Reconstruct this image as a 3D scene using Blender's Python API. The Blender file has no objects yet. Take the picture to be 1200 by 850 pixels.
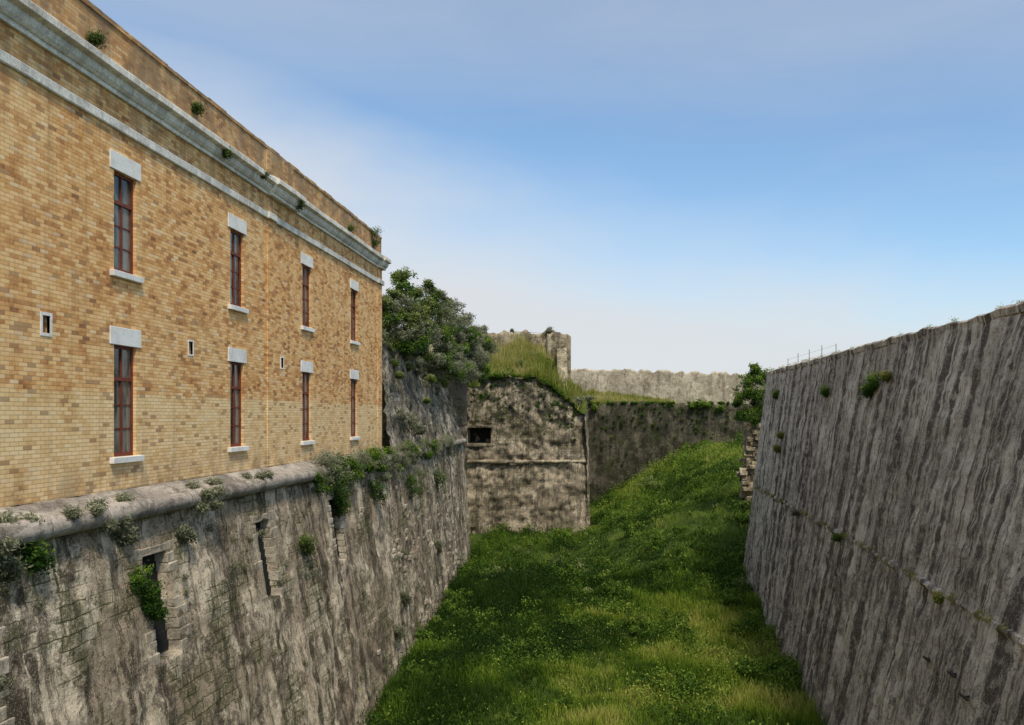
import bpy, math, random
import numpy as np
from mathutils import Vector
rng=np.random.default_rng(7); random.seed(7)
scene=bpy.context.scene
COL=scene.collection
# ------------------------------------------------------------ noise
_perm=rng.permutation(256)
def vnoise(x,y,z):
    x,y,z=np.broadcast_arrays(np.asarray(x,float),np.asarray(y,float),np.asarray(z,float))
    xi=np.floor(x).astype(int);yi=np.floor(y).astype(int);zi=np.floor(z).astype(int)
    fx=x-xi;fy=y-yi;fz=z-zi
    fx=fx*fx*(3-2*fx);fy=fy*fy*(3-2*fy);fz=fz*fz*(3-2*fz)
    def h(a,b,c): return _perm[(_perm[(_perm[a&255]+b)&255]+c)&255]/127.5-1
    r=0
    for dx in(0,1):
        for dy in(0,1):
            for dz in(0,1):
                r=r+h(xi+dx,yi+dy,zi+dz)*(fx if dx else 1-fx)*(fy if dy else 1-fy)*(fz if dz else 1-fz)
    return r
def fbm(x,y,z,o=4):
    r=0;a=.5;f=1
    for i in range(o):
        r=r+a*vnoise(x*f+i*17.3,y*f+i*5.1,z*f+i*9.7);a*=.5;f*=2.03
    return r
# ------------------------------------------------------------ mesh helpers
def mesh_np(name,V,F,mat=None,parent=None,smooth=False,attr=None):
    V=np.asarray(V,dtype=np.float32).reshape(-1,3);F=np.asarray(F,dtype=np.int32)
    me=bpy.data.meshes.new(name)
    me.vertices.add(len(V));me.vertices.foreach_set('co',V.ravel())
    k=F.shape[1];me.loops.add(F.size);me.loops.foreach_set('vertex_index',F.ravel())
    me.polygons.add(len(F));me.polygons.foreach_set('loop_start',np.arange(len(F),dtype=np.int32)*k)
    try: me.polygons.foreach_set('loop_total',np.full(len(F),k,dtype=np.int32))
    except Exception: pass
    if attr is not None:
        a=me.attributes.new('tint','FLOAT','POINT');a.data.foreach_set('value',np.asarray(attr,dtype=np.float32))
    me.polygons.foreach_set('use_smooth',np.full(len(F),smooth))
    me.update(calc_edges=True);me.validate()
    ob=bpy.data.objects.new(name,me);COL.objects.link(ob)
    if mat: me.materials.append(mat)
    if parent: ob.parent=parent
    return ob
def mesh_py(name,V,F,mat=None,parent=None,smooth=False):
    me=bpy.data.meshes.new(name);me.from_pydata([tuple(map(float,v)) for v in V],[],F);me.update()
    if smooth: me.polygons.foreach_set('use_smooth',np.full(len(me.polygons),True))
    ob=bpy.data.objects.new(name,me);COL.objects.link(ob)
    if mat: me.materials.append(mat)
    if parent: ob.parent=parent
    return ob
def empty(name):
    e=bpy.data.objects.new(name,None);COL.objects.link(e);return e
def sheet(name,P,mat,parent=None,smooth=True,flip=False):
    m,n=P.shape[:2];idx=np.arange(m*n).reshape(m,n)
    F=np.stack([idx[:-1,:-1],idx[1:,:-1],idx[1:,1:],idx[:-1,1:]],-1).reshape(-1,4)
    if flip: F=F[:,::-1]
    return mesh_np(name,P.reshape(-1,3),F,mat,parent,smooth)
def sweep(name,R,mat,parent=None,smooth=False):
    m,k=R.shape[:2];F=[]
    for i in range(m-1):
        for j in range(k):
            a=i*k+j;b=i*k+(j+1)%k;F.append((a,b,b+k,a+k))
    F.append(tuple(range(k))[::-1]);F.append(tuple(range((m-1)*k,m*k)))
    return mesh_py(name,R.reshape(-1,3),F,mat,parent,smooth)
class Boxes:
    def __init__(s): s.V=[];s.F=[]
    def add(s,x0,x1,y0,y1,z0,z1,j=0):
        b=len(s.V)
        for x in(x0,x1):
            for y in(y0,y1):
                for z in(z0,z1):
                    s.V.append((x+random.uniform(-j,j),y+random.uniform(-j,j),z+random.uniform(-j,j)))
        for f in((0,1,3,2),(4,6,7,5),(0,4,5,1),(2,3,7,6),(0,2,6,4),(1,5,7,3)): s.F.append(tuple(b+i for i in f))
    def build(s,name,mat,parent=None,bevel=0):
        ob=mesh_py(name,s.V,s.F,mat,parent)
        if bevel:
            m=ob.modifiers.new('b','BEVEL');m.width=bevel;m.segments=2
        return ob
# ------------------------------------------------------------ node helpers
class G:
    def __init__(s,name):
        s.m=bpy.data.materials.new(name);s.m.use_nodes=True;s.t=s.m.node_tree;s.t.nodes.clear()
        s.out=s.n('ShaderNodeOutputMaterial')
    def n(s,typ,props=None,**inp):
        nd=s.t.nodes.new(typ)
        for k,v in (props or {}).items(): setattr(nd,k,v)
        for k,v in inp.items():
            key=int(k[1:]) if k[0]=='i' and k[1:].isdigit() else k.replace('_',' ')
            s.set(nd.inputs[key],v)
        return nd
    def set(s,sock,v):
        if isinstance(v,bpy.types.NodeSocket): s.t.links.new(v,sock)
        else:
            if isinstance(v,tuple) and len(v)==3 and sock.type=='RGBA': v=v+(1,)
            sock.default_value=v
    def math(s,op,a,b=None,clamp=False):
        nd=s.n('ShaderNodeMath',{'operation':op,'use_clamp':clamp});s.set(nd.inputs[0],a)
        if b is not None: s.set(nd.inputs[1],b)
        return nd.outputs[0]
    def mix(s,f,a,b,blend='MIX'):
        nd=s.n('ShaderNodeMix',{'data_type':'RGBA','blend_type':blend})
        s.set(nd.inputs[0],f);s.set(nd.inputs[6],a);s.set(nd.inputs[7],b);return nd.outputs[2]
    def noise(s,vec,scale,detail=4,rough=.6,dist=0):
        return s.n('ShaderNodeTexNoise',None,Vector=vec,Scale=scale,Detail=detail,Roughness=rough,Distortion=dist).outputs[0]
    def vmul(s,v,t):
        return s.n('ShaderNodeVectorMath',{'operation':'MULTIPLY'},i0=v,i1=t).outputs[0]
    def vadd(s,v,t):
        return s.n('ShaderNodeVectorMath',{'operation':'ADD'},i0=v,i1=t).outputs[0]
    def ss(s,v,a,b):
        return s.n('ShaderNodeMapRange',{'interpolation_type':'SMOOTHSTEP'},i0=v,i1=a,i2=b,i3=0.,i4=1.).outputs[0]
    def ramp(s,f,stops,interp='LINEAR'):
        nd=s.n('ShaderNodeValToRGB');nd.color_ramp.interpolation=interp
        e=nd.color_ramp.elements
        while len(e)<len(stops): e.new(.5)
        for el,(p,c) in zip(e,stops): el.position=p;el.color=c+(1,)
        s.set(nd.inputs[0],f);return nd.outputs[0]
    def pos(s):
        return s.n('ShaderNodeTexCoord').outputs['Object']
    def xyz(s,v):
        nd=s.n('ShaderNodeSeparateXYZ',None,i0=v);return nd.outputs
    def comb(s,x,y,z):
        return s.n('ShaderNodeCombineXYZ',None,i0=x,i1=y,i2=z).outputs[0]
    def bump(s,h,strength,dist,normal=None):
        nd=s.n('ShaderNodeBump',None,Strength=strength,Distance=dist,Height=h)
        if normal: s.set(nd.inputs['Normal'],normal)
        return nd.outputs[0]
    def bsdf(s,col,rough=.9,normal=None,spec=.25,metal=0):
        b=s.n('ShaderNodeBsdfPrincipled',None,Base_Color=col,Roughness=rough)
        b.inputs['Specular IOR Level'].default_value=spec;b.inputs['Metallic'].default_value=metal
        if normal: s.set(b.inputs['Normal'],normal)
        s.t.links.new(b.outputs[0],s.out.inputs[0]);return b
def stone_mat(name,light,mid,dark,streak_scale=(0,2.,.12),streak=.5,lichen=.5,moss=.1,block=(.5,.24),joints=.6,lo=.45,hi=.55,bumpd=.06,mosscol=(.07,.085,.02),sl=.5,stain=None,blotch=.7,zd=None,warp=.10,far=None,mott=.5):
    stain=stain or dark
    g=G(name);p=g.pos();x,y,z=g.xyz(p)
    big=g.noise(p,.42,6,.66,.5)
    med=g.noise(p,2.3,6,.72)
    fine=g.noise(p,10,5,.75)
    vf=g.noise(p,34,3,.7)
    blo=g.noise(p,1.05,6,.72,.3)
    if zd is not None: zm=g.ss(z,zd[0],zd[1])
    c=g.mix(g.ss(big,lo,hi),mid,light)
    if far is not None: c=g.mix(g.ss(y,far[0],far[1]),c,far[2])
    c=g.mix(g.math('MULTIPLY',g.ss(med,.47,.57),mott),c,tuple(.6*a+.4*b for a,b in zip(mid,dark)))
    c=g.mix(g.math('MULTIPLY',g.ss(fine,.50,.60),.5),c,tuple(min(1,v*1.25) for v in light))
    jm=None
    if joints>0:
        hx=g.math('ADD',g.math('ADD',x,y),g.math('MULTIPLY',med,.22))
        hz=g.math('ADD',z,g.math('MULTIPLY',med,.14))
        br=g.n('ShaderNodeTexBrick',None,Vector=g.comb(hx,hz,0.),Color1=(.2,.2,.2),Color2=(1,1,1),Mortar=(.5,.5,.5),Scale=1.,Mortar_Size=.02,Mortar_Smooth=.8,Bias=0.,Brick_Width=block[0],Row_Height=block[1])
        br.squash=1.6;br.squash_frequency=3
        pm=g.ss(g.noise(p,.6,4,.65),.50,.60)
        c=g.mix(g.math('MULTIPLY',pm,.5*joints),c,br.outputs[0],'SOFT_LIGHT')
        jm=g.math('MULTIPLY',br.outputs[1],pm)
    wv=g.math('MULTIPLY',g.math('SUBTRACT',blo,.5),warp*2)
    pw=g.vadd(p,g.comb(wv,wv,0.))
    st=g.noise(g.vmul(pw,streak_scale),1.,5,.68);st2=g.noise(g.vmul(pw,tuple(v*3.6 for v in streak_scale)),1.,4,.65)
    stm=g.math('MAXIMUM',g.ss(st,sl,sl+.06),g.math('MULTIPLY',g.ss(st2,sl+.03,sl+.10),.7))
    stm=g.math('MULTIPLY',stm,g.math('ADD',.4,g.math('MULTIPLY',g.ss(med,.38,.55),.7)))
    c=g.mix(g.math('MULTIPLY',stm,streak,True),c,stain)
    bm=g.math('MULTIPLY',g.ss(g.math('ADD',blo,g.math('MULTIPLY',g.math('SUBTRACT',fine,.5),.35)),.51,.58),blotch)
    if zd is not None: bm=g.math('MULTIPLY',bm,g.math('ADD',.3,g.math('MULTIPLY',zm,.9)),True)
    c=g.mix(bm,c,dark)
    lm=g.math('MULTIPLY',g.ss(fine,.51,.58),g.ss(big,.55,.45))
    c=g.mix(g.math('MULTIPLY',lm,lichen*.7,True),c,tuple(v*.6 for v in dark))
    lm2=g.ss(g.noise(p,5.5,6,.8),.54,.60)
    c=g.mix(g.math('MULTIPLY',lm2,lichen*.7,True),c,tuple(v*.8 for v in dark))
    c=g.mix(g.math('MULTIPLY',g.ss(vf,.56,.64),.45),c,tuple(v*.7 for v in dark))
    c=g.mix(g.math('MULTIPLY',g.ss(vf,.43,.35),.4),c,tuple(min(1,v*1.35) for v in light))
    if jm is not None: c=g.mix(g.math('MULTIPLY',jm,joints*.7,True),c,tuple(v*.6 for v in dark))
    if moss>0:
        mm=g.math('MULTIPLY',g.ss(g.noise(p,.6,6,.7),.5,.60),g.ss(fine,.40,.52))
        if zd is not None: mm=g.math('MULTIPLY',mm,g.math('ADD',.3,zm),True)
        c=g.mix(g.math('MULTIPLY',mm,moss,True),c,mosscol)
    h=g.math('ADD',med,g.math('MULTIPLY',fine,.55))
    h=g.math('ADD',h,g.math('MULTIPLY',vf,.2))
    if jm is not None: h=g.math('SUBTRACT',h,g.math('MULTIPLY',jm,.3*joints))
    h=g.math('SUBTRACT',h,g.math('MULTIPLY',stm,.2*streak))
    g.bsdf(c,.95,g.bump(h,.9,bumpd),.1)
    return g.m
M={}
M['left']=stone_mat('weathered_plastered_stone',(.68,.56,.40),(.38,.295,.20),(.06,.047,.032),streak_scale=(0,1.7,.10),streak=.85,lichen=.75,moss=.5,joints=.95,sl=.51,blotch=.65,bumpd=.07,mott=.4)
M['leftup']=stone_mat('dark_grey_stone',(.48,.41,.31),(.26,.215,.155),(.05,.042,.03),streak=.85,lichen=.7,moss=.35,joints=.8,bumpd=.09,blotch=.6)
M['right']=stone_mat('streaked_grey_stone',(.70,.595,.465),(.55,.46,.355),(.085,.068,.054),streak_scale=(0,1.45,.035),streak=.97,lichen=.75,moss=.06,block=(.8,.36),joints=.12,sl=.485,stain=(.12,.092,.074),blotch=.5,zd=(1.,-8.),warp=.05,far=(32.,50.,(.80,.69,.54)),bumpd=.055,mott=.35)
M['bastion']=stone_mat('bastion_stone',(.54,.435,.30),(.32,.255,.17),(.04,.036,.024),streak_scale=(1.4,0,.2),streak=.65,lichen=.85,moss=.8,joints=.8,bumpd=.12,zd=(-3.5,1.),blotch=1.0,mosscol=(.05,.058,.014))
M['curtain']=stone_mat('mossy_dark_stone',(.17,.145,.095),(.085,.076,.05),(.022,.020,.013),streak_scale=(1.2,0,.15),streak=.5,lichen=.7,moss=.7,joints=.8,bumpd=.12,mosscol=(.042,.05,.012))
M['upper']=stone_mat('pale_rubble_stone',(.62,.52,.38),(.48,.395,.28),(.14,.105,.07),streak_scale=(1.2,0,.3),streak=.55,lichen=.7,moss=.05,joints=.6,bumpd=.06,sl=.53,blotch=.5)
M['ruin']=stone_mat('tan_rubble_stone',(.60,.49,.325),(.42,.335,.215),(.07,.057,.038),streak_scale=(1.2,0,.3),streak=.5,lichen=.8,moss=.25,joints=.9,bumpd=.1,sl=.52,blotch=.7)
M['cordon']=stone_mat('cordon_stone',(.47,.40,.325),(.34,.285,.23),(.08,.067,.05),streak_scale=(2,.3,2),streak=.4,lichen=.5,moss=.15,joints=0,bumpd=.02,blotch=.55)
M['trim']=stone_mat('weathered_white_stone',(.84,.78,.68),(.70,.64,.54),(.20,.17,.13),streak_scale=(0,1.6,.4),streak=.30,lichen=.3,moss=0,joints=0,lo=.35,hi=.55,bumpd=.012,blotch=.25,mott=.25)
M['quoin']=stone_mat('pale_quoin_stone',(.62,.53,.40),(.48,.40,.295),(.09,.075,.055),streak=.3,lichen=.6,moss=.1,joints=0,bumpd=.03,blotch=.4)
def white_mat():
    g=G('white_painted_stone');p=g.pos()
    n=g.noise(p,3,6,.7);c=g.mix(g.ss(n,.4,.7),(.84,.81,.75),(.68,.63,.55))
    c=g.mix(g.math('MULTIPLY',g.ss(g.noise(p,9,6,.75),.55,.65),.35),c,(.35,.31,.25))
    g.bsdf(c,.8,g.bump(g.noise(p,30,4),.3,.01));return g.m
M['white']=white_mat()
def brick_mat():
    g=G('yellow_brick');p=g.pos();x,y,z=g.xyz(p)
    H=.073;W=.215
    hx=g.math('ADD',x,y)
    rz=g.math('DIVIDE',z,H);row=g.math('FLOOR',rz)
    off=g.math('MULTIPLY',g.math('FLOORED_MODULO',row,2.),.5)
    cx=g.math('ADD',g.math('DIVIDE',hx,W),off);cell=g.math('FLOOR',cx)
    r=g.n('ShaderNodeTexWhiteNoise',{'noise_dimensions':'2D'},Vector=g.comb(cell,row,0.)).outputs[0]
    wn2=g.n('ShaderNodeTexWhiteNoise',{'noise_dimensions':'2D'},Vector=g.comb(row,cell,0.)).outputs[0]
    patch=g.noise(p,.55,5,.6);patch2=g.noise(p,1.9,5,.7)
    rr=g.math('ADD',g.math('MULTIPLY',r,.70),g.math('MULTIPLY',g.math('SUBTRACT',patch2,.5),1.8))
    warm=g.ramp(rr,[(0.,(.92,.58,.265)),(.3,(.82,.46,.18)),(.55,(.70,.345,.12)),(.8,(.46,.20,.075)),(1.,(.25,.11,.05))])
    pale=g.ramp(rr,[(0.,(.95,.70,.38)),(.5,(.88,.60,.285)),(.85,(.74,.44,.18)),(1.,(.50,.27,.11))])
    zj=g.math('ADD',z,g.math('MULTIPLY',g.math('SUBTRACT',patch2,.5),.18))
    isl=g.math('SUBTRACT',1.,g.ss(zj,.40,.47))
    c=g.mix(g.math('MULTIPLY',isl,.9),warm,pale)
    c=g.mix(g.math('MULTIPLY',g.ss(patch,.5,.65),.3),c,pale)
    c=g.mix(g.math('MULTIPLY',g.math('GREATER_THAN',wn2,.95),.5),c,(.90,.70,.44))
    c=g.mix(g.math('MULTIPLY',g.math('LESS_THAN',wn2,.06),.55),c,(.22,.105,.06))
    up=g.ss(z,6.75,6.95)
    gr=g.noise(g.vmul(p,(0,1.2,.8)),1.,6,.7)
    c=g.mix(g.math('MULTIPLY',up,g.math('ADD',.3,g.math('MULTIPLY',g.ss(gr,.4,.6),.45))),c,(.20,.145,.095))
    low=g.math('MULTIPLY',g.math('SUBTRACT',1.,g.ss(z,-1.5,-.7)),g.ss(gr,.42,.60))
    c=g.mix(g.math('MULTIPLY',low,.6),c,(.24,.16,.09))
    sv=g.noise(g.vmul(p,(0,2.6,.18)),1.,5,.6)
    c=g.mix(g.math('MULTIPLY',g.ss(sv,.55,.68),.25),c,(.26,.145,.075))
    under=g.math('MULTIPLY',g.ss(z,5.,5.6),g.ss(sv,.42,.6))
    c=g.mix(g.math('MULTIPLY',under,.4),c,(.25,.155,.085))
    fx=g.math('FRACT',cx);fz=g.math('FRACT',rz)
    m=g.math('MAXIMUM',g.math('LESS_THAN',fx,.05),g.math('LESS_THAN',fz,.15))
    c=g.mix(g.math('MULTIPLY',m,.6),c,(.38,.24,.13))
    h=g.math('SUBTRACT',g.math('MULTIPLY',r,.4),g.math('MULTIPLY',m,.9))
    h=g.math('ADD',h,g.math('MULTIPLY',g.noise(p,40,3,.7),.5))
    g.bsdf(c,.9,g.bump(h,.8,.014),.12);return g.m
M['brick']=brick_mat()
def simple(name,col,rough=.6,spec=.4,metal=0,var=.3):
    g=G(name);p=g.pos();n=g.noise(p,6,4,.7)
    c=g.mix(g.ss(n,.35,.65),col,tuple(v*(1-var) for v in col));g.bsdf(c,rough,g.bump(g.noise(p,25,3),.2,.01),spec,metal);return g.m
M['frame']=simple('dark_red_window_paint',(.20,.048,.026),.6,.25)
M['iron']=simple('rusty_iron',(.05,.03,.022),.8)
M['dark']=simple('recess_shade_dark',(.012,.012,.011),.9)  # near-black colour standing in for the shade inside recesses
M['roof']=simple('flat_roof',(.2,.18,.15),.9)
M['bark']=simple('bark',(.11,.085,.06),.9)
def glass_mat():
    g=G('window_glass');p=g.pos()
    n=g.noise(g.vmul(p,(1,3.,.9)),1.,3,.5)
    c=g.mix(g.ss(n,.42,.6),(.035,.034,.028),(.20,.19,.15))
    g.bsdf(c,.07,g.bump(g.noise(p,3.,2),.15,.02),.45);return g.m
M['glass']=glass_mat()
def foliage(name,stops,rough=.7,trans=.3,nscale=.8):
    g=G(name);p=g.pos()
    a=g.n('ShaderNodeAttribute',{'attribute_name':'tint'}).outputs['Fac']
    f=g.math('ADD',a,g.math('MULTIPLY',g.math('SUBTRACT',g.noise(p,nscale,3,.6),.5),.6))
    c=g.ramp(f,stops)
    b=g.bsdf(c,rough,None,.08)
    t=g.n('ShaderNodeBsdfTranslucent',None,Color=c)
    mx=g.n('ShaderNodeMixShader',None,i0=trans,i1=b.outputs[0],i2=t.outputs[0])
    g.t.links.new(mx.outputs[0],g.out.inputs[0]);return g.m
M['grass']=foliage('grass_blades',[(0,(.03,.06,.008)),(.3,(.065,.125,.012)),(.6,(.155,.235,.022)),(.85,(.27,.33,.04)),(1,(.42,.40,.10))])
M['weed']=foliage('weed_leaves',[(0,(.018,.042,.009)),(.4,(.055,.115,.016)),(.75,(.15,.23,.028)),(1,(.27,.33,.055))])
M['shrub']=foliage('shrub_leaves',[(0,(.035,.055,.015)),(.35,(.095,.135,.032)),(.7,(.21,.25,.07)),(1,(.37,.38,.16))])
M['sage']=foliage('sage_leaves',[(0,(.08,.085,.045)),(.5,(.23,.235,.14)),(1,(.42,.41,.27))])
M['dry']=foliage('dry_grass',[(0,(.07,.095,.015)),(.35,(.18,.21,.03)),(.7,(.36,.33,.08)),(1,(.50,.41,.18))])
def ground_mat():
    g=G('ground_grass_soil');p=g.pos()
    n=g.noise(p,.5,6,.65);f=g.noise(p,9,5,.75)
    c=g.mix(g.ss(n,.4,.6),(.04,.065,.012),(.09,.125,.02))
    c=g.mix(g.math('MULTIPLY',g.ss(f,.5,.65),.5),c,(.045,.045,.018))
    g.bsdf(c,.95,g.bump(f,.9,.1),.1);return g.m
M['ground']=ground_mat()
# ------------------------------------------------------------ terrain
def sst(v,a,b):
    t=np.clip((v-a)/(b-a),0,1);return t*t*(3-2*t)
def gz(x,y):
    x=np.asarray(x,float);y=np.asarray(y,float)
    fx=np.clip((x+2.5)/13.5,0,1)
    fy=.55*sst(y,44,63)+.45*np.clip((y-58)/36,0,1)
    n=fbm(x*.22,y*.22,0*x)*.7+fbm(x*.9,y*.9,0*x+3)*(.25+.5*sst(y,44,55))
    return -10.35+7.3*fx*fy+n*np.where((np.abs(x)<30)&(y<100)&(y>5),1,.3)
xs=np.concatenate([[-3000,-1200,-400,-120,-60,-30],np.arange(-20,40,.4),[45,60,120,400,1200,3000]])
ys=np.concatenate([[-3000,-1000,-300,-80,-20,0],np.arange(8,100,.45),[105,120,160,300,800,2000,5000]])
X,Y=np.meshgrid(xs,ys,indexing='ij');Z=gz(X,Y)
sheet('ground',np.stack([X,Y,Z],-1),M['ground'])
# ------------------------------------------------------------ wall surface
def wall(name,S,Zs,pos,normal,mat,top=None,recess=(),amp=(.06,.025),parent=None,rib=None,flip=False):
    S=list(S);Zs=list(Zs)
    for (s0,s1,z0,z1,d) in recess:
        S=[s for s in S if min(abs(s-s0),abs(s-s1))>.03]+[s0-.006,s0+.006,s1-.006,s1+.006]
        Zs=[s for s in Zs if min(abs(s-z0),abs(s-z1))>.03]+[z0-.006,z0+.006,z1-.006,z1+.006]
    S=np.array(sorted(set(S)));Zs=np.array(sorted(set(Zs)))
    A,B=np.meshgrid(S,Zs,indexing='ij')
    if top is not None: B=np.minimum(B,top(A))
    P=np.stack(pos(A,B),-1)
    d=fbm(P[...,0]*1.1,P[...,1]*1.1,P[...,2]*1.1)*amp[0]*2+fbm(P[...,0]*4.2,P[...,1]*4.2,P[...,2]*4.2)*amp[1]*2
    if rib is not None: d=d+rib(A,B)
    for (s0,s1,z0,z1,dep) in recess:
        ins=(A>s0)&(A<s1)&(B>z0)&(B<z1);d=np.where(ins,d*.3-dep,d)
        nr=(A>s0-.7)&(A<s1+.7)&(B>z0-.3)&(B<z1+.4)&~ins;d=np.where(nr,d*.25,d)
    P=P+d[...,None]*np.array(normal)
    return sheet(name,P,mat,parent,smooth=True,flip=flip)
I=np.interp
# ---- lower retaining wall beneath the building
rw=empty('stone_retaining_wall')
topx=lambda y:I(y,[0,37,62],[-9.2,-9.2,-10.15])
basx=lambda y:I(y,[0,28.4,40.7,62],[-7.8,-7.85,-8.35,-9.6])
def lpos(y,z):
    t=np.clip((-2.0-z)/(8.4),0,1.1);return topx(y)+(basx(y)-topx(y))*t,y,z
niches=[(yc-.45,yc+.45,-4.85,-2.8,.30) for yc in(6.6,11.9,17.25,22.7,28.7)]
wall('wall_face',np.arange(1,62.2,.13),np.arange(-11.2,-1.9,.13),lpos,(1,0,.1),M['left'],recess=niches,amp=(.05,.045),parent=rw,flip=True)
q=Boxes();dk=Boxes()
for (y0,y1,z0,z1,d) in niches:
    z=z0-.05;i=0
    while z<z1-.02:
        hgt=random.uniform(.19,.27)
        for sgn,ye in((-1,y0),(1,y1)):
            w=random.uniform(.2,.3) if (i+(sgn>0))%2 else random.uniform(.34,.5)
            xx=float(lpos(ye,z+.15)[0])
            a,b=(ye-w,ye+.01) if sgn<0 else (ye-.01,ye+w)
            if random.random()<.85: q.add(xx-.28,xx+.012+random.uniform(-.015,.015),a,b,z+.008,z+hgt-.008,.01)
        z+=hgt;i+=1
    xx=float(lpos(y0,z1)[0])
    q.add(xx-.35,xx+.0,y0-.2,y1+.2,z1-.01,z1+.16,.012)
    for kk in range(10):
        za=z0+.02+(z1-z0-.04)*kk/10;zb=z0+.02+(z1-z0-.04)*(kk+1)/10
        xx=float(lpos(y0,(za+zb)/2)[0]);dk.add(xx-.5,xx-.25,y0+.05,y1-.02,za,zb)
q.build('niche_quoins',M['quoin'],rw,bevel=.015);dk.build('niche_shade_backs',M['dark'],rw)  # black panels at the niche backs paint in the recess shade
q=Boxes()
for k in range(420):
    yc=random.choice([33,36,40,45,50,54])+random.gauss(0,1.6);zc=random.uniform(-10,-2.6)
    if fbm(yc*.5,zc*.5,9.)<.05: continue
    w=random.uniform(.2,.5);h=random.uniform(.12,.2);xx=float(lpos(yc,zc)[0])
    q.add(xx-.2,xx+.03+random.uniform(0,.03),yc-w/2,yc+w/2,zc-h/2,zc+h/2,.02)
q.build('exposed_stones',M['quoin'],rw,bevel=.02)
Sx=np.arange(-24,-9.6,.3)
wall('wall_end',Sx,np.arange(-11,3.1,.3),lambda s,z:(s,62+0*s,z),(0,1,0),M['leftup'],parent=rw)
# cordon
y=1.0
V=[];F=[]
while y<61.5:
    L=random.uniform(1.3,2.2);y2=min(y+L,61.8)
    r=.195+random.uniform(-.006,.006);ox=random.uniform(-.008,.008);oz=random.uniform(-.008,.008)
    stn=np.concatenate([[y+.004,y+.012],np.linspace(y+.05,y2-.05,8),[y2-.012,y2-.004]]);m=len(stn)
    for i,yy in enumerate(stn):
        rr=r-(.015 if i in(0,m-1) else 0)
        cx=float(topx(yy))+.08+ox;cz=-1.84+oz
        for a in range(20):
            an=a/20*2*math.pi;dn=1+.05*float(fbm(math.cos(an)*1.3+yy*2,math.sin(an)*1.3,yy*3.))
            V.append((cx+rr*dn*math.cos(an),yy,cz+rr*dn*math.sin(an)))
    b=len(V)-m*20
    for i in range(m-1):
        for a in range(20): F.append((b+i*20+a,b+i*20+(a+1)%20,b+(i+1)*20+(a+1)%20,b+(i+1)*20+a))
    F.append(tuple(range(b,b+20)));F.append(tuple(range(b+(m-1)*20,b+m*20))[::-1]);y=y2
mesh_py('cordon',V,F,M['cordon'],rw,smooth=True)
ys_=np.arange(1,37.2,.2);pr=[(-9.75,-1.9),(-9.75,-1.44),(-9.5,-1.50),(-9.22,-1.66),(-9.1,-1.78),(-9.1,-2.0)]
P=np.array([[(px+.03*float(fbm(yy*1.3,px*5,pz*5)),yy,pz+.05*float(fbm(yy*2,pz*7,px*3))) for (px,pz) in pr] for yy in ys_])
sheet('ledge',P,M['cordon'],rw,smooth=False)
def ztop(y): return I(y,[37,45,62],[4.0,3.6,2.7])
def upos(y,z):
    t=(z+1.8)/5.8;xb=topx(y)-.05;return xb-I(y,[37,62],[.8,1.9])*t,y,z
wall('upper_face',np.arange(36.98,62.2,.16),np.arange(-1.9,4.2,.16),upos,(1,0,0),M['leftup'],top=lambda s:ztop(s)+.25*fbm(s*.8,0*s,0*s),amp=(.20,.11),parent=rw,flip=True)
bx=np.arange(-34,-9.4,.5);by=np.arange(36.6,82,.6)
A,B=np.meshgrid(bx,by,indexing='ij')
def bankz(A,B): return ztop(B)-.15+np.clip((-10.2-A),0,9)*.55*np.clip((70-B)/18,.12,1)+.3*fbm(A*.5,B*.5,0*A)
Zb=bankz(A,B)
edge=-10.1-(B-37)*.07
A2=np.where(A>-12.5,np.minimum(A,edge),A)
sheet('earth_bank',np.stack([A2,B,Zb],-1),M['ground'])
# ------------------------------------------------------------ BRICK BUILDING
bld=empty('brick_barracks')
BX=-9.6;Y0=-4;Y1=36.9;ZB=-1.47;ZT=7.62
wy=[6.7,11.92,17.14,22.37,27.62,32.87];ww=.80
rows=[(-.82,1.39),(2.85,4.83)]
vents=[9.4,14.7,19.85,25.5]
ylines=sorted([Y0,Y1]+[c-ww/2 for c in wy]+[c+ww/2 for c in wy]+[v-.1 for v in vents]+[v+.1 for v in vents])
zlines=sorted([ZB,ZT]+[a for r in rows for a in r]+[1.42,1.72])
V=[];F=[]
def quad(a,b,c,d):
    i=len(V);V.extend([a,b,c,d]);F.append((i,i+1,i+2,i+3))
for i in range(len(ylines)-1):
    for j in range(len(zlines)-1):
        a,b,c,d=ylines[i],ylines[i+1],zlines[j],zlines[j+1];ym=(a+b)/2;zm=(c+d)/2
        hole=any(abs(ym-w)<ww/2 for w in wy) and any(r[0]<zm<r[1] for r in rows)
        vent=any(abs(ym-v)<.1 for v in vents) and 1.42<zm<1.72
        if not(hole or vent): quad((BX,a,c),(BX,b,c),(BX,b,d),(BX,a,d))
def reveal(a,b,c,d,dep):
    x=BX;xi=BX-dep
    quad((x,a,c),(x,a,d),(xi,a,d),(xi,a,c));quad((x,b,c),(xi,b,c),(xi,b,d),(x,b,d))
    quad((x,a,c),(xi,a,c),(xi,b,c),(x,b,c));quad((x,a,d),(x,b,d),(xi,b,d),(xi,a,d))
for w in wy:
    for r in rows: reveal(w-ww/2,w+ww/2,r[0],r[1],.2)
for v in vents: reveal(v-.1,v+.1,1.42,1.72,.2)
quad((BX,Y1,ZB-.4),(-24,Y1,ZB-.4),(-24,Y1,ZT),(BX,Y1,ZT));quad((BX,Y0,ZB),(-24,Y0,ZB),(-24,Y0,ZT),(BX,Y0,ZT))
quad((-24,Y0,ZB),(-24,Y1,ZB),(-24,Y1,ZT),(-24,Y0,ZT))
mesh_py('brick_walls',V,F,M['brick'],bld)
B=Boxes();B.add(-23.6,BX-.5,Y0+.3,Y1-.3,6.7,6.8);B.build('roof',M['roof'],bld)
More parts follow.
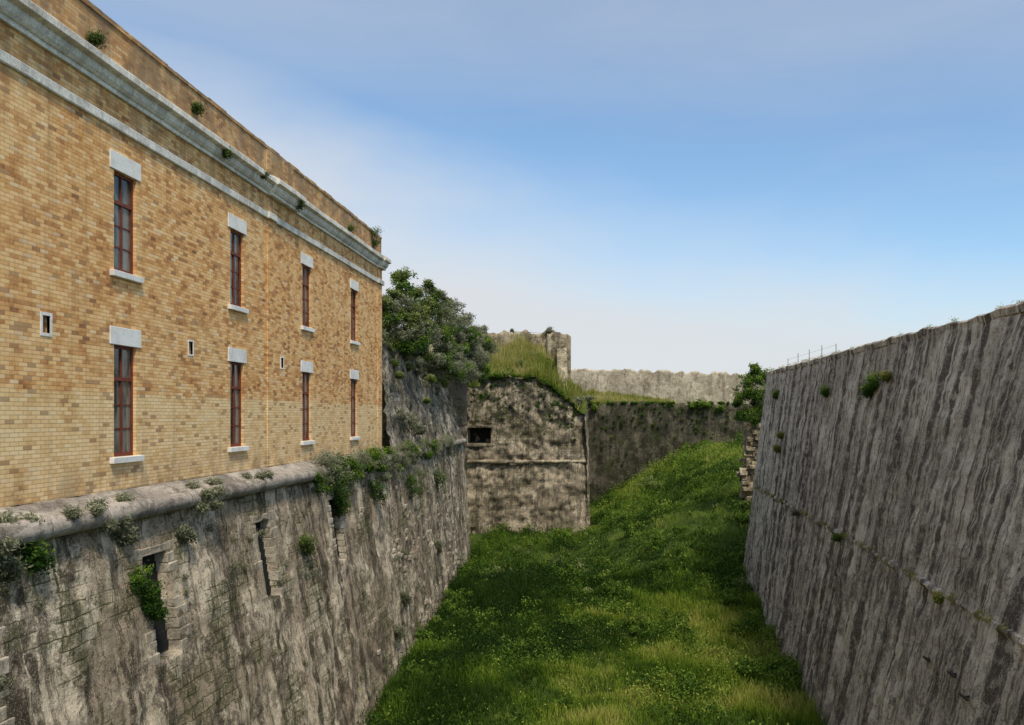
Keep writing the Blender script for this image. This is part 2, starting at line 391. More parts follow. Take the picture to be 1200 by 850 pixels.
B=Boxes();B.add(BX-.5,BX-.02,Y0+.02,Y1-.02,ZT-.3,ZT-.02)
yy=Y0
while yy<Y1-.3:
    L=random.uniform(.3,.9);B.add(BX-.45,BX+.03,yy,min(yy+L,Y1)-.004,ZT+.001,ZT+.085+random.uniform(-.02,.02),.004);yy+=L
B.build('parapet_cap',M['brick'],bld)
B=Boxes();B.add(BX-.05,BX+.03,24.35,24.72,ZB+.01,5.6);B.add(BX-.05,BX+.03,24.35,24.72,5.84,6.28);B.add(BX-.05,BX+.028,36.25,36.91,ZB+.01,5.6);B.add(BX-.05,BX+.028,36.25,36.91,5.84,6.28)
B.add(BX-.05,BX+.03,24.3,26.3,6.9,ZT-.01);B.build('brick_pilasters',M['brick'],bld)
prof=[(-.1,6.29),(.07,6.29),(.07,6.37),(.11,6.385),(.16,6.44),(.19,6.52),(.19,6.565),(.29,6.585),(.31,6.60),(.31,6.72),(.28,6.75),(.02,6.86),(-.1,6.87)]
def cornice(name,ya,yb,o,s=1.):
    yv=np.arange(ya,yb,.35);yv=np.append(yv,yb)
    R=np.array([[(BX+(px+(o if px>0 else 0))*1.0+.012*float(fbm(yq*2,pz*9,1.)),yq,pz+.018*float(fbm(yq*1.1,px*3,4.))) for px,pz in prof] for yq in yv])
    sweep(name,R,M['trim'],bld)
cornice('cornice_a',Y0,24.25,0);cornice('cornice_b',24.255,26.4,.10);cornice('cornice_c',26.405,36.15,0);cornice('cornice_d',36.155,37.05,.09)
def band(name,ya,yb,o):
    yv=np.append(np.arange(ya,yb,.4),yb);pf=[(-.06,5.62),(.045,5.62),(.06,5.64),(.06,5.79),(.045,5.81),(-.06,5.825)]
    R=np.array([[(BX+px+(o if px>0 else 0),yq,pz+.01*float(fbm(yq*1.5,px*3,2.))) for px,pz in pf] for yq in yv])
    sweep(name,R,M['trim'],bld)
band('band_a',Y0,24.25,0);band('band_b',24.255,24.85,.06);band('band_c',24.855,36.15,0);band('band_d',36.155,37.0,.05)
lint=Boxes();fr=Boxes();gl=Boxes()
for w in wy:
    for ri,(z0,z1) in enumerate(rows):
        lint.add(BX-.1,BX+.025,w-.55,w+.55,z1+.003,z1+.36,.003)
        lint.add(BX-.15,BX+.09,w-.55,w+.55,z0-.125,z0-.003,.003)
        a,b=w-ww/2+.004,w+ww/2-.004;x0=BX-.12;x1=BX-.065;t=.055
        z0+=.004;z1-=.004
        fr.add(x0,x1,a,a+t,z0,z1);fr.add(x0,x1,b-t,b,z0,z1);fr.add(x0,x1-.003,a+t,b-t,z0,z0+t+.02);fr.add(x0,x1-.003,a+t,b-t,z1-t,z1)
        tr=z0+(z1-z0)*.70
        fr.add(x0,x1+.006,a+t,b-t,tr-.035,tr+.035)
        fr.add(x0,x1-.006,w-.032,w+.032,z0+t+.02,tr-.035)
        fr.add(x0,x1-.006,w-.018,w+.018,tr+.035,z1-t)
        for (sa,sb) in((a+t,w-.032),(w+.032,b-t)):
            hh=(tr-.035-(z0+t+.02))
            for kk in(1,2):
                zz=z0+t+.02+hh*kk/3;fr.add(x0+.005,x1-.02,sa,sb,zz-.014,zz+.014)
        gl.add(x0+.012,x0+.02,a+.02,b-.02,z0+.02,z1-.02)
lint.build('lintels_and_sills',M['white'],bld,bevel=.01);fr.build('window_frames',M['frame'],bld);gl.build('window_glass',M['glass'],bld)
B=Boxes();D=Boxes()
for v in vents:
    e=.055 if v<16 else .035
    B.add(BX-.05,BX+.012,v-.1-e,v-.1,1.42-e,1.72+e);B.add(BX-.05,BX+.012,v+.1,v+.1+e,1.42-e,1.72+e);B.add(BX-.05,BX+.014,v-.1,v+.1,1.42-e,1.42);B.add(BX-.05,BX+.014,v-.1,v+.1,1.72,1.72+e)
    D.add(BX-.2,BX-.14,v-.1,v+.1,1.42,1.72)
B.build('vent_surrounds',M['white'],bld);D.build('vent_backs',M['dark'],bld)
# ------------------------------------------------------------ RIGHT WALL
fw=empty('battered_fortress_wall')
bat=lambda y:I(y,[8,16,28,40,50,52],[.31,.28,.20,.15,.12,.12])
def rpos(y,z): return 9.9-bat(y)*(2.6-z),y,z
def rib(y,z):
    yw=y+.15*fbm(y*.5,0*y,z*.25)
    n=vnoise(yw*1.5,0*y,z*.05)+.6*vnoise(yw*3.7,0*y+3,z*.08)+.35*vnoise(yw*8.1,0*y+3,z*.3)
    return .06*n*np.clip((2.0-z)/1.,0,1)
wall('wall_face',np.arange(6,51.6,.09),np.arange(-11.2,2.62,.13),rpos,(-1,0,0),M['right'],amp=(.04,.045),parent=fw,rib=rib)
wall('wall_return',np.arange(0,32,.3),np.arange(-11.2,2.62,.3),lambda s,z:(9.9-.12*(2.6-z)+s,51.5+.12*(2.6-z)*0,z),(0,1,0),M['right'],parent=fw)
ys_=np.append(np.arange(6,51.7,.2),51.75);pf=[(9.95,2.40),(9.84,2.42),(9.82,2.60),(9.9,2.66),(11.0,2.72),(11.0,2.3)]
R=np.array([[(px+.06*float(fbm(yq*1.7,pz*3,px)),yq,pz+.10*float(fbm(yq*1.6,px*2,0.))) for px,pz in pf] for yq in ys_])
sweep('coping',R,M['right'],fw)
ys_=np.arange(6,51.6,.12)
R=[]
for yq in ys_:
    ring=[];cx=float(rpos(yq,-4.3)[0]);k=.085+.05*float(fbm(yq*2.1,3.,3.))
    for a in range(8):
        an=a/8*2*math.pi;rr=k*(1+.6*float(fbm(yq*3.5,math.cos(an),math.sin(an))))
        ring.append((cx+.01+rr*math.cos(an),yq,-4.3+.06*float(fbm(yq*.9,0.,5.))+rr*math.sin(an)))
    R.append(ring)
sweep('string_course',np.array(R),M['right'],fw,smooth=False)
A,B_=np.meshgrid(np.linspace(10.6,70,60),np.linspace(-10,51.5,60),indexing='ij')
sheet('rampart_top',np.stack([A,B_,2.55+.15*fbm(A*.4,B_*.4,0*A)],-1),M['ground'],fw)
def wall_pt(r,e):
    Y=20.
    for _ in range(60):
        z=e*Y;xx=float(rpos(Y,z)[0]);Y=.5*Y+.5*xx/r
    return xx,Y,e*Y
for (r,e) in((.385,-.285),(.415,-.303),(.43,-.33)):
    x_,y_,z_=wall_pt(r,e)
    B=Boxes();B.add(x_-.12,x_+.3,y_-.025,y_+.025,z_-.025,z_+.025,.005);B.add(x_-.15,x_-.11,y_-.2,y_+.2,z_-.03,z_+.02,.01);B.build('iron_bracket',M['iron'],None,bevel=.008)
B=Boxes()
for yq in np.arange(40,51,2.6):
    B.add(10.9,10.925,yq,yq+.025,2.6,3.45+random.uniform(-.15,.1))
B.add(10.91,10.918,40,50.5,3.3,3.306);B.add(10.91,10.918,40,50.5,3.0,3.006);B.build('wire_fence',M['iron'])
# ------------------------------------------------------------ BASTION
bs=empty('stone_bastion')
def btop(x): return I(x,[-26,-13.4,-10,-6.2,-5.2,-4,-3,-1.9,-1.2],[3.0,3.1,3.3,3.6,3.0,2.0,1.1,.0,-.3])+.5*fbm(x*1.3,0*x,0*x)
def bpos(x,z):
    t=(z+10)/13;xr=x-.5*np.clip((x+8)/7,0,1)*t
    return xr,75+1.3*t+.35*np.clip((x+2.6),0,9)**2,z
wall('bastion_face',np.arange(-26,-1.,.18),np.arange(-11,4.2,.18),bpos,(0,-1,0),M['bastion'],top=btop,recess=[(-12.1,-10.0,-2.5,-1.1,1.3)],amp=(.28,.14),parent=bs)
B=Boxes();B.add(-12.0,-10.1,77.05,77.3,-2.4,-1.2);B.build('embrasure_back',M['dark'],bs)
B=Boxes();B.add(-12.5,-9.7,75.55,76.0,-2.75,-2.51,.03);B.add(-12.4,-9.8,75.6,76.1,-1.08,-.85,.04);B.build('embrasure_sill_and_lintel',M['bastion'],bs,bevel=.03)
wall('bastion_flank',np.arange(75.6,95.5,.3),np.arange(-11,1.2,.3),lambda s,z:(-1.35-.3*(z+10)/13-.01*(s-75),s,z),(1,0,0),M['bastion'],top=lambda s:I(s,[75,80,96],[-.3,.4,1.2]),amp=(.15,.06),parent=bs)
R=[]
for xq in np.arange(-24,-1.0,.25):
    ring=[];yb=float(bpos(xq,-4.1)[1])
    for a in range(8):
        an=a/8*2*math.pi;rr=.16*(1+.9*float(fbm(xq*1.5,math.cos(an),math.sin(an))));ring.append((xq-.15,yb-.06+rr*math.cos(an),-4.1+rr*math.sin(an)))
    R.append(ring)
sweep('string_course',np.array(R),M['ruin'],bs,smooth=True)
A,B_=np.meshgrid(np.arange(-30,-1.3,.4),np.arange(75.9,96,.5),indexing='ij')
zb1=lambda x,y:np.minimum(btop(x)-.1+np.clip((y-76.5)/9,0,1)*np.where(x<-5,3.0,1.2),9)+.7*fbm(x*.6,y*.6,0*x)*np.clip((y-76.5)/2,0,1)
sheet('earth_bank',np.stack([A,B_,zb1(A,B_)],-1),M['ground'])
def xwall(name,xa,xb,y0,th,zb,zt,mat,rag=.12,step=.25,amp=1.):
    xv=np.append(np.arange(xa,xb,step),xb)
    zs=20;R=[]
    for xq in xv:
        t=float(zt(xq))+rag*float(fbm(xq*1.4,3.,y0))
        pts=[]
        for k in range(zs+1):
            z=zb+(t-zb)*k/zs;pts.append((xq,y0-amp*(.35*float(fbm(xq*.9,z*.9,y0))+.16*float(fbm(xq*2.9,z*2.9,y0))),z))
        for k in range(zs,-1,-1):
            z=zb+(t-zb)*k/zs;pts.append((xq,y0+th,z+(.1 if k==zs else 0)*float(fbm(xq,7.,1.))))
        R.append(pts)
    return sweep(name,np.array(R),mat,None,True)
rn=empty('ruined_stone_wall')
o=xwall('back_wall',-19,-4.9,86,.9,0,lambda x:I(x,[-19,-13,-12,-5,-4.9],[7.6,8.1,8.45,8.4,8.4]),M['ruin'],.5);o.parent=rn
o=xwall('end_pier',-5.6,-3.3,85.2,1.8,-1,lambda x:I(x,[-5.6,-4.6,-3.3],[8.1,8.45,8.1]),M['ruin'],.5);o.parent=rn
yv=np.arange(77.2,85.3,.3);R=[]
for yq in yv:
    t=I(yq,[77,79,80,82,85],[1.2,2.2,3.4,5.2,7.0])+.6*float(fbm(yq*1.6,0.,0.));xo=I(yq,[77,85],[-3.2,-3.6])
    R.append([(xo-1.+.1*float(fbm(yq,1.,2.)),yq,-1),(xo-1,yq,t-.1),(xo-.1,yq,t),(xo,yq,t-.3),(xo+.05,yq,-1)])
o=sweep('side_wall',np.array(R),M['ruin']);o.parent=rn
# ------------------------------------------------------------ CURTAIN + UPPER WALL
cw=xwall('curtain_wall',-3,45,95,1.2,-11,lambda x:1.35+.15*np.sin(x*.4),M['curtain'],.45)
uw=xwall('upper_rampart_wall',-14,45,110,1.2,0,lambda x:I(x,[-14,-4,18,45],[6.1,6.05,5.35,4.6]),M['upper'],.45,amp=.25)
A,B_=np.meshgrid(np.arange(-14,46,.6),np.arange(95.9,113,.6),indexing='ij')
zb2=lambda x,y:1.0+np.clip((y-96)/12,0,1)*I(x,[-3,2,8,10],[1.9,1.5,.6,.1])+.3*fbm(x*.4,y*.4,0*x)
sheet('grass_terrace',np.stack([A,B_,zb2(A,B_)],-1),M['ground'])
B=Boxes()
for k in range(260):
    z=-8.2+7.6*(k/260);wd=.75+.2*math.sin(z*1.1)
    cx=10.75+random.uniform(-wd,wd);cy=60.5+random.uniform(-.7,.7);s=random.uniform(.12,.3)
    B.add(cx-s*1.3,cx+s*1.3,cy-s,cy+s,z-.15,z+.13,.06)
B.add(10.1,11.5,60.1,61.4,-8.5,-.9,.05);B.build('rubble_pier',M['ruin'],None,bevel=.04)
# ------------------------------------------------------------ VEGETATION
def unit(n):
    v=rng.normal(size=(n,3));return v/np.linalg.norm(v,axis=1,keepdims=True)
def leaves(name,C,size,tint,mat,aspect=.5,parent=None):
    n=len(C);a=unit(n);b=np.cross(a,unit(n));b/=np.linalg.norm(b,axis=1,keepdims=True)
    L=(np.asarray(size)*rng.uniform(.6,1.3,n))[:,None]
    V=np.stack([C-a*L/2,C+b*L*aspect/2,C+a*L/2,C-b*L*aspect/2],1)
    F=np.arange(n*4).reshape(n,4)
    return mesh_np(name,V.reshape(-1,3),F,mat,parent,False,np.repeat(tint,4))
def blobs(bl,dens=1.,sub=26,leaf=70):
    C=[];T=[]
    for (x,y,z,r) in bl:
        k=int(sub*dens*max(.5,r)**1.3)+5
        d=unit(k);rad=r*rng.uniform(.2,1.2,k)**.8
        d[:,2]*=.85
        cc=np.array([x,y,z])+d*rad[:,None]
        cr=.13*r+.10+rng.uniform(0,.16,k)*r
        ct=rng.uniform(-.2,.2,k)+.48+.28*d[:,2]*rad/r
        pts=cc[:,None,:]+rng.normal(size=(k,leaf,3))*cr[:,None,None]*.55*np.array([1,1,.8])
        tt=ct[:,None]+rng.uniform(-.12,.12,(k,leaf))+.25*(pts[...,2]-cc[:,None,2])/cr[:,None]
        C.append(pts.reshape(-1,3));T.append(tt.ravel())
    return np.concatenate(C),np.clip(np.concatenate(T),0,1)
def tube(V,F,p0,p1,r0,r1,n=6):
    p0=Vector(p0);p1=Vector(p1);d=(p1-p0).normalized();u=d.orthogonal().normalized();w=d.cross(u);b=len(V)
    for p,r in((p0,r0),(p1,r1)):
        for i in range(n):
            a=i/n*2*math.pi;V.append(tuple(p+u*math.cos(a)*r+w*math.sin(a)*r))
    for i in range(n): F.append((b+i,b+(i+1)%n,b+n+(i+1)%n,b+n+i))
def shrub(name,bl,mat,leafsize=.13,dens=1.,leaf=70,root=None,sub=26,sticks=True):
    par=empty(name);C,T=blobs(bl,dens,sub,leaf)
    leaves('foliage',C,leafsize,T,mat,.5,par)
    V=[];F=[];root=root or (bl[0][0],bl[0][1],bl[0][2]-bl[0][3])
    for (x,y,z,r) in bl:
        rt=root if sticks else (x-.3,y+.2,z-1.1*r)
        mid=((rt[0]+x)/2+random.uniform(-.2,.2)*r,(rt[1]+y)/2,(rt[2]+z)/2)
        tube(V,F,rt,mid,.03*r+.015,.02*r+.01);tube(V,F,mid,(x,y,z),.02*r+.01,.01)
        for k in range(4):
            q=unit(1)[0]*r*.7;tube(V,F,(x,y,z),(x+q[0],y+q[1],z+abs(q[2])),.014,.005,4)
    mesh_py('branches',V,F,M['bark'],par)
    return par
D=1/1000.
def px(u,v,d): return ((u-707)*D*d,d,(487-v)*D*d)
def sh(name,lst,mat,**k): return shrub(name,[px(u,v,d)+(r,) for u,v,d,r in lst],mat,**k)
def scrub(n,ulo,uhi,mat_pick):
    out={'shrub':[],'sage':[],'weed':[]}
    for k in range(n):
        u=ulo+(uhi-ulo)*random.random()**.85;vt=I(u,[450,465,480,495,510,525,540,570],[326,316,312,322,332,345,360,382]);vb=I(u,[450,480,500,530,570],[374,404,420,438,446])
        f=random.random()**.8;v=vt+6+(vb-vt-6)*f;d=I(u,[450,500,565],[40,46,66])+random.uniform(-1,2)-2*f
        r=random.uniform(.18,.52)*(1+.35*(u-450)/115)
        m=mat_pick(u,f);out[m].append((u,v,d,r))
    return out
def pick(u,f):
    if u>530 or (f>.6 and random.random()<.6): return 'sage' if random.random()<.6 else 'weed'
    return 'shrub' if random.random()<.60 else ('weed' if random.random()<.45 else 'sage')
sc=scrub(170,450,573,pick)
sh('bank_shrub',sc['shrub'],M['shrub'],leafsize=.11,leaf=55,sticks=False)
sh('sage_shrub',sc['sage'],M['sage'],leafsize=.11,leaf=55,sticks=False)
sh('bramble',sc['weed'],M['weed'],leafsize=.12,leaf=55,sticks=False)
for nm,mt,n in(('hanging_shrub','shrub',26),('hanging_sage','sage',36)):
    lst=[]
    for k in range(n):
        yy=random.uniform(37.5,61);zz=float(ztop(yy))+.2-abs(random.gauss(0,.8));lst.append((float(upos(yy,zz)[0])+.12,yy,zz,random.uniform(.12,.42)))
    C,T=blobs(lst,1.,18,50);leaves(nm,C,.10,T,M[mt],.42)
sh('wall_shrub',[(480,495,41,.5),(470,488,40,.3),(492,502,43,.28)],M['sage'],leafsize=.1)
sh('wall_shrub',[(505,445,46,.2),(468,440,40,.15),(500,470,44,.12)],M['shrub'],leafsize=.08)
lst=[];lst2=[]
for k in range(120):
    yy=random.uniform(26.5,54);h=abs(random.gauss(0,.45));(lst if k%3 else lst2).append((float(topx(yy))+.12+.12*h+random.uniform(-.1,.15),yy,-1.45-h,random.uniform(.1,.36)))
for k in range(34):
    yy=random.choice([5,9,13.2,16,19.5,23])+random.gauss(0,.7);h=random.choice([0,0,abs(random.gauss(0,.3))]);lst.append((-9.35+random.uniform(0,.3)+(.25 if h>0 else 0),yy,-1.62-h,random.uniform(.01,.08)))
C,T=blobs(lst,1.,18,46);leaves('cordon_plants',C,.085,T,M['sage'],.3)
C,T=blobs(lst2,1.,18,46);leaves('cordon_weeds',C,.09,T,M['weed'],.4)
for nm,u,v,d,r,mt in [('wall_shrub',45,648,13.5,.26,'weed'),('wall_shrub',160,685,16.5,.33,'weed'),('wall_shrub',160,712,16.7,.22,'weed'),('wall_shrub',152,626,16.2,.14,'sage'),
    ('wall_shrub',352,637,25.2,.32,'shrub'),('wall_shrub',393,570,28.7,.5,'weed'),('wall_shrub',400,590,29,.35,'weed'),('wall_shrub',440,575,33.5,.45,'weed'),('wall_shrub',486,568,40,.65,'weed'),('wall_shrub',522,560,48,.6,'weed'),
    ('wall_shrub',385,540,28.2,.3,'sage'),('wall_shrub',12,664,13,.12,'sage'),('wall_shrub',215,625,18.4,.14,'sage'),('wall_shrub',470,700,36,.3,'sage'),('wall_shrub',455,740,34,.3,'sage'),('wall_shrub',515,640,46,.35,'sage')]:
    x,y,z=px(u,v,d);x=float(lpos(y,min(z,-2))[0])+.1*r+.05
    C,T=blobs([(x,y,z,r),(x+.05,y+.3*r,z-.6*r,r*.7),(x,y-.4*r,z+.3*r,r*.6)],1.2,20,50);leaves(nm,C,.075,T-.15,M[mt],.4)
lst=[]
for k in range(300):
    yy=random.uniform(10,60);zz=random.uniform(-10,-2.2)
    if fbm(yy*.3,zz*.3,2.)<.03: continue
    lst.append((float(lpos(yy,zz)[0])+.02,yy,zz,random.uniform(.01,.10)))
C,T=blobs(lst,.7,7,24);leaves('crack_weeds',C,.055,T*.7,M['sage'],.4)
for u,v,d,r in [(110,45,15.95,.10),(230,127,20.0,.10),(262,180,21.2,.07),(340,240,26.2,.14),(410,268,32.2,.12),(435,272,35.3,.26),(436,285,35.6,.2),(300,205,23.5,.06)]:
    x,y,z=px(u,v,d);x=BX+.08+(.15 if z<7.0 else 0)
    C,T=blobs([(x,y,z,r)],1.,22,60);leaves('parapet_plant',C,.06,T-.2,M['shrub'],.4)
for u,v,r,mt in [(1030,446,.38,'weed'),(1022,458,.2,'weed'),(972,458,.22,'weed'),(1043,440,.15,'dry'),(912,462,.22,'weed'),(914,525,.2,'dry'),(918,510,.15,'dry'),(1107,700,.05,'dry'),(985,630,.06,'weed'),(935,600,.1,'sage')]:
    x,y,z=wall_pt((u-707)*D,(487-v)*D)
    C,T=blobs([(x-.1-.1*r,y,z,r),(x-.1,y+.3*r,z-.5*r,r*.5)],1.4,22,60);leaves('wall_plant',C,.07,T,M[mt],.4)
lst=[]
for k in range(60):
    yy=random.uniform(14,51);lst.append((float(rpos(yy,-4.3)[0])-.06,yy,-4.22,random.uniform(.01,.05)))
for k in range(20):
    yy=random.uniform(14,51);lst.append((9.95,yy,2.68,random.uniform(.01,.04)))
C,T=blobs(lst,.5,7,16);leaves('string_course_plants',C,.045,T,M['dry'],.4)
shrub('corner_tree',[px(u,v,d)+(r,) for u,v,d,r in [(880,447,60,.75),(872,464,60,.7),(890,465,60,.9),(895,440,61,.7),(882,487,60,.8),(900,480,61,.9),(906,445,62,.8),(868,487,60,.4),(884,432,60,.4),(864,472,60,.3)]],M['weed'],leafsize=.14,leaf=80,root=(10.7,60.5,-1.3))
C,T=blobs([(x,94.8,1.2+random.uniform(-.5,.2),r) for x,r in [(10.8,.7),(11.6,.5),(10.0,.4),(13.,.4),(-1.,.4)]],1.,20,50);leaves('creeper',C,.18,T+.15,M['weed'],.5)
lst=[]
for k in range(40):
    xx=random.uniform(-1.5,15);lst.append((xx,95,1.4,random.uniform(.06,.2)))
for k in range(60):
    xx=random.uniform(-14,-2);lst.append((xx,float(bpos(xx,3.)[1])+.1,float(btop(xx))+.05,random.uniform(.12,.4)))
C,T=blobs(lst,1.,12,40);leaves('wall_top_weeds',C,.14,T,M['weed'],.4)
sh('bastion_shrub',[(668,475,76.8,.8),(678,470,77,.5),(655,470,76.8,.45),(690,468,90,.5)],M['sage'],leafsize=.15)
sh('bastion_shrub',[(608,432,79,.8),(596,438,78,.6),(640,462,77,.4),(625,417,82,.6),(538,432,77,.6),(548,420,78,.5)],M['shrub'],leafsize=.15)
sh('bastion_shrub',[(545,440,77,.5),(560,425,79,.5),(580,415,82,.4)],M['sage'],leafsize=.15)
sh('bastion_shrub',[(645,388,86,.3),(650,391,86,.22),(600,388,86.3,.15)],M['sage'],leafsize=.12)
def blades(name,x,y,z,h,w,tint,mat,lean=.35,taper=.15):
    n=len(x);a=rng.uniform(0,2*math.pi,n);b=rng.uniform(0,2*math.pi,n);l=rng.uniform(0,lean,n)*h
    bx=np.cos(a)*w/2;by=np.sin(a)*w/2;tx=np.cos(b)*l;ty=np.sin(b)*l
    V=np.stack([np.stack([x-bx,y-by,z-.03],1),np.stack([x+bx,y+by,z-.03],1),np.stack([x+bx*taper+tx,y+by*taper+ty,z+h],1),np.stack([x-bx*taper+tx,y-by*taper+ty,z+h],1)],1)
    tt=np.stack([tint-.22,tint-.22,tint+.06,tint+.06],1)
    return mesh_np(name,V.reshape(-1,3),np.arange(n*4).reshape(n,4),mat,None,False,np.clip(tt,0,1).ravel())
def inm(x,y):
    return (x>basx(np.minimum(y,62))-.1)&np.where(y<51.5,x<9.9-bat(y)*12.8+.1,True)&np.where(y>75,x>-1.6,True)
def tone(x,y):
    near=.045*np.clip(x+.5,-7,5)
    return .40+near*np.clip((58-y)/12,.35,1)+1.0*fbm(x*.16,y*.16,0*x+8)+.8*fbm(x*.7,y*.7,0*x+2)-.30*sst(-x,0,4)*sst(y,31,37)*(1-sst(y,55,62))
def scat(n,x0,x1,y0,y1,tp=1.):
    x=rng.uniform(x0,x1,n);y=rng.uniform(y0,y1,n);k=inm(x,y);return x[k],y[k]
xa,ya=scat(120000,-9,9.5,22,52);xb,yb=scat(70000,-11,17,50,95)
x=np.concatenate([xa,xb]);y=np.concatenate([ya,yb]);n=len(x)
tall=np.clip(fbm(x*.3,y*.3,0*x+5)*2.5+.3+ .6*sst(-x,1,7)*sst(y,32,40)+.6*sst(y,44,52)+1.4*fbm(x*1.1,y*1.1,0*x+1),.0,2.4)
h=rng.uniform(.08,.24,n)*(1+1.3*tall);w=rng.uniform(.018,.04,n)*(1+y/90)
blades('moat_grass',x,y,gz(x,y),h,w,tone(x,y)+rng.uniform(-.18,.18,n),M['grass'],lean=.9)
def weedmass(name,n,x0,x1,y0,y1,dens,size,m,mat,hs=.35,toff=0):
    x,y=scat(n,x0,x1,y0,y1);k=rng.uniform(0,1,len(x))<dens(x,y);x=x[k];y=y[k]
    k=len(x);r=rng.uniform(.35,1.5,k)*hs
    C=np.stack([x,y,gz(x,y)+r*.6],1)[:,None,:]+rng.normal(size=(k,m,3))*np.array([.5,.5,.5])*r[:,None,None]
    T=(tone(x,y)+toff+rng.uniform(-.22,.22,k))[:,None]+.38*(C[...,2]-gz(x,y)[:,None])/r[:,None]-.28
    leaves(name,C.reshape(-1,3),size,np.clip(T,0,1).ravel(),mat,.45)
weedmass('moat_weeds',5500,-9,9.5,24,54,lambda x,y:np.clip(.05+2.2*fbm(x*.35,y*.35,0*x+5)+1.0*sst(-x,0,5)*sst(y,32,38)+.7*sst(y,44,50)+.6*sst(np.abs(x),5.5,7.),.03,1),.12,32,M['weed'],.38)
weedmass('slope_weeds',3600,-11,17,50,94,lambda x,y:np.clip(.5+2.*fbm(x*.3,y*.3,0*x+5),.08,1),.17,32,M['weed'],.62,.12)
def clumps(name,n,x0,x1,y0,y1,r0,r1,mat,dens,ls,toff=0):
    x,y=scat(n,x0,x1,y0,y1);k=rng.uniform(0,1,len(x))<dens(x,y);x=x[k];y=y[k]
    z=gz(x,y);r=rng.uniform(r0,r1,len(x))
    C,T=blobs(list(zip(x,y,z+r*.45,r)),.9,16,46);leaves(name,C,ls,np.clip(T+toff,0,1),mat,.5)
clumps('bramble',230,-8.8,9,30,54,.25,.8,M['weed'],lambda x,y:np.clip(.10+2*fbm(x*.3,y*.3,0*x+15)+1.0*sst(np.abs(x),4.5,7)+.6*sst(y,44,50),0,1),.12,-.06)
clumps('bramble',190,-10,15,50,90,.35,1.15,M['weed'],lambda x,y:np.clip(.4+2*fbm(x*.25,y*.25,0*x+15),0,1),.16,.02)
clumps('scrub_clumps',80,-10,15,46,88,.3,.9,M['shrub'],lambda x,y:np.clip(.35+2*fbm(x*.25,y*.25,0*x+25),0,1),.14,.0)
x,y=scat(2200,-7,8,24,50);k=fbm(x*.3,y*.3,0*x+1)>.0;x=x[k];y=y[k]
gf=simple('flower_petals',(.6,.52,.14),.6)
leaves('wild_flowers',np.stack([x,y,gz(x,y)+rng.uniform(.2,.4,len(x))],1),.042,np.full(len(x),.9),gf,.9)
def bankgrass(name,n,x0,x1,y0,y1,zf,h0,h1,w,t,mat):
    x=rng.uniform(x0,x1,n);y=rng.uniform(y0,y1,n);cl=.6+1.6*np.clip(fbm(x*.9,y*.9,0*x+4)+.2,0,1)
    blades(name,x,y,zf(x,y),rng.uniform(h0,h1,n)*cl,np.full(n,w),t+.7*fbm(x*.4,y*.4,0*x)+.4*fbm(x*1.5,y*1.5,0*x)+rng.uniform(-.15,.15,n),mat,.6)
bankgrass('bastion_grass',16000,-16,-2,76.2,86,zb1,.4,1.2,.07,.6,M['dry'])
bankgrass('terrace_grass',9000,-4,8.5,96,109.5,zb2,.2,.5,.09,.6,M['dry'])
bankgrass('bank_grass',14000,-17,-10.9,37,76,bankz,.3,.9,.05,.5,M['dry'])
lst=[]
for k in range(75):
    xx=random.uniform(-14,-3);yy=random.uniform(76.5,85);lst.append((xx,yy,float(zb1(np.array(xx),np.array(yy)))+.2,random.uniform(.15,.55)))
C,T=blobs(lst,1.,14,45);leaves('bank_weeds',C,.15,T+.05,M['weed'],.45)
lst=[]
for k in range(110):
    xx=random.uniform(-13.5,-2);zz=btop(xx)-abs(random.gauss(0,1.4));
    lst.append((float(bpos(xx,zz)[0]),float(bpos(xx,zz)[1])-.05,float(zz),random.uniform(.02,.14)))
for k in range(80):
    xx=random.uniform(-1,15);zz=1.2-abs(random.gauss(0,3));lst.append((xx,94.85,zz,random.uniform(.02,.16)))
C,T=blobs(lst,.7,8,20);leaves('wall_moss_tufts',C,.09,T*.7,M['weed'],.5)
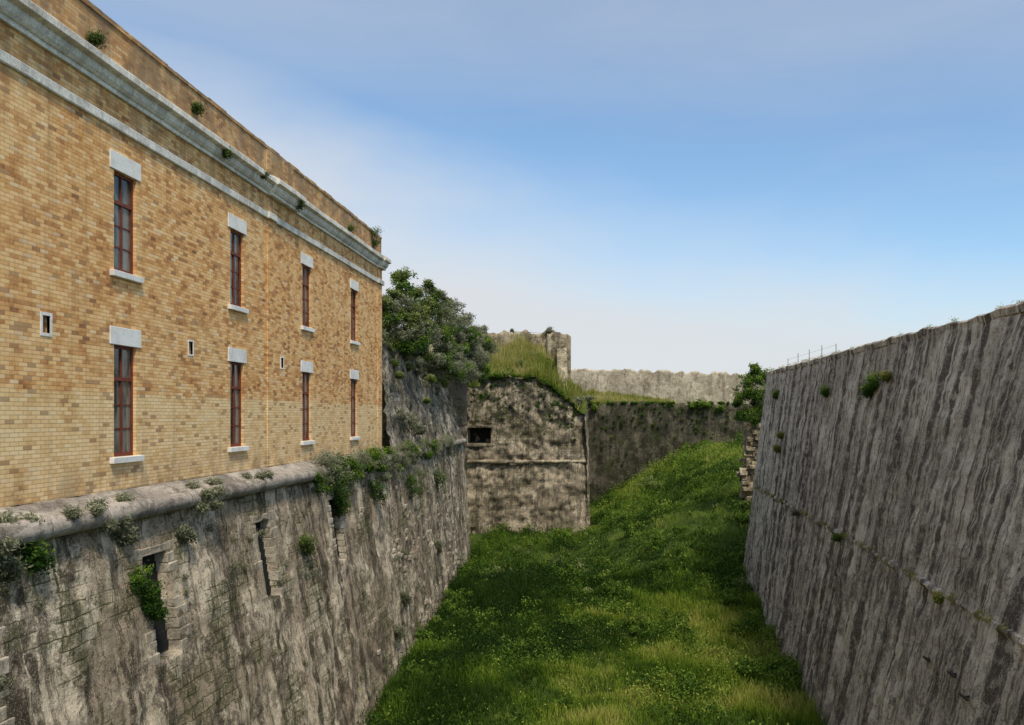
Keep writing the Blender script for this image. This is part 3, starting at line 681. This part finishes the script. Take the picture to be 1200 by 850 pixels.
# ------------------------------------------------------------ LIGHT
el=math.radians(57);az=math.radians(150)
sd=Vector((math.sin(az)*math.cos(el),math.cos(az)*math.cos(el),math.sin(el)))
L=bpy.data.lights.new('sun','SUN');L.energy=3.1;L.angle=math.radians(9);L.color=(1,.93,.80)
so=bpy.data.objects.new('sun',L);COL.objects.link(so);so.rotation_euler=(-sd).to_track_quat('-Z','Y').to_euler()
w=bpy.data.worlds.new('World');scene.world=w;w.use_nodes=True;nt=w.node_tree;nt.nodes.clear()
g=G.__new__(G);g.t=nt
sky=g.n('ShaderNodeTexSky');sky.sky_type='NISHITA';sky.sun_disc=False;sky.sun_elevation=el;sky.sun_rotation=az;sky.dust_density=1.0;sky.ozone_density=1.5
skc=g.mix(1.,sky.outputs[0],(1.0,1.14,1.18),'MULTIPLY')
v=g.n('ShaderNodeTexCoord').outputs['Generated'];x_,y_,z_=g.xyz(v)
n1=g.noise(g.vmul(v,(1.2,1.2,3.)),1.3,5,.5,.3)
e=g.math('ADD',z_,g.math('MULTIPLY',g.math('SUBTRACT',n1,.5),.30))
e=g.math('ADD',e,g.math('MULTIPLY',x_,.24))
hz=g.math('SUBTRACT',1.,g.ss(e,.12,.34))
top=g.math('MULTIPLY',g.ss(z_,.28,.42),.32)
hz=g.math('MAXIMUM',hz,top)
hz=g.math('ADD',g.math('MULTIPLY',hz,.96),g.math('MULTIPLY',g.math('SUBTRACT',g.noise(g.vmul(v,(1.2,1.2,5.)),2.2,6,.58,.5),.5),.32),True)
c=g.mix(hz,skc,(4.8,4.95,5.15))
bg=g.n('ShaderNodeBackground',None,Color=c,Strength=.15);wo=g.n('ShaderNodeOutputWorld');nt.links.new(bg.outputs[0],wo.inputs[0])
# ------------------------------------------------------------ CAMERA
cd=bpy.data.cameras.new('camera');cam=bpy.data.objects.new('camera',cd);COL.objects.link(cam);scene.camera=cam
cam.location=(0,0,0);cam.rotation_euler=(math.radians(90),0,0)
cd.sensor_width=36;cd.lens=30;cd.shift_x=-107/1200;cd.shift_y=62/1200;cd.clip_end=8000;cd.clip_start=.1
scene.view_settings.view_transform='Standard';scene.view_settings.look='None';scene.view_settings.exposure=0
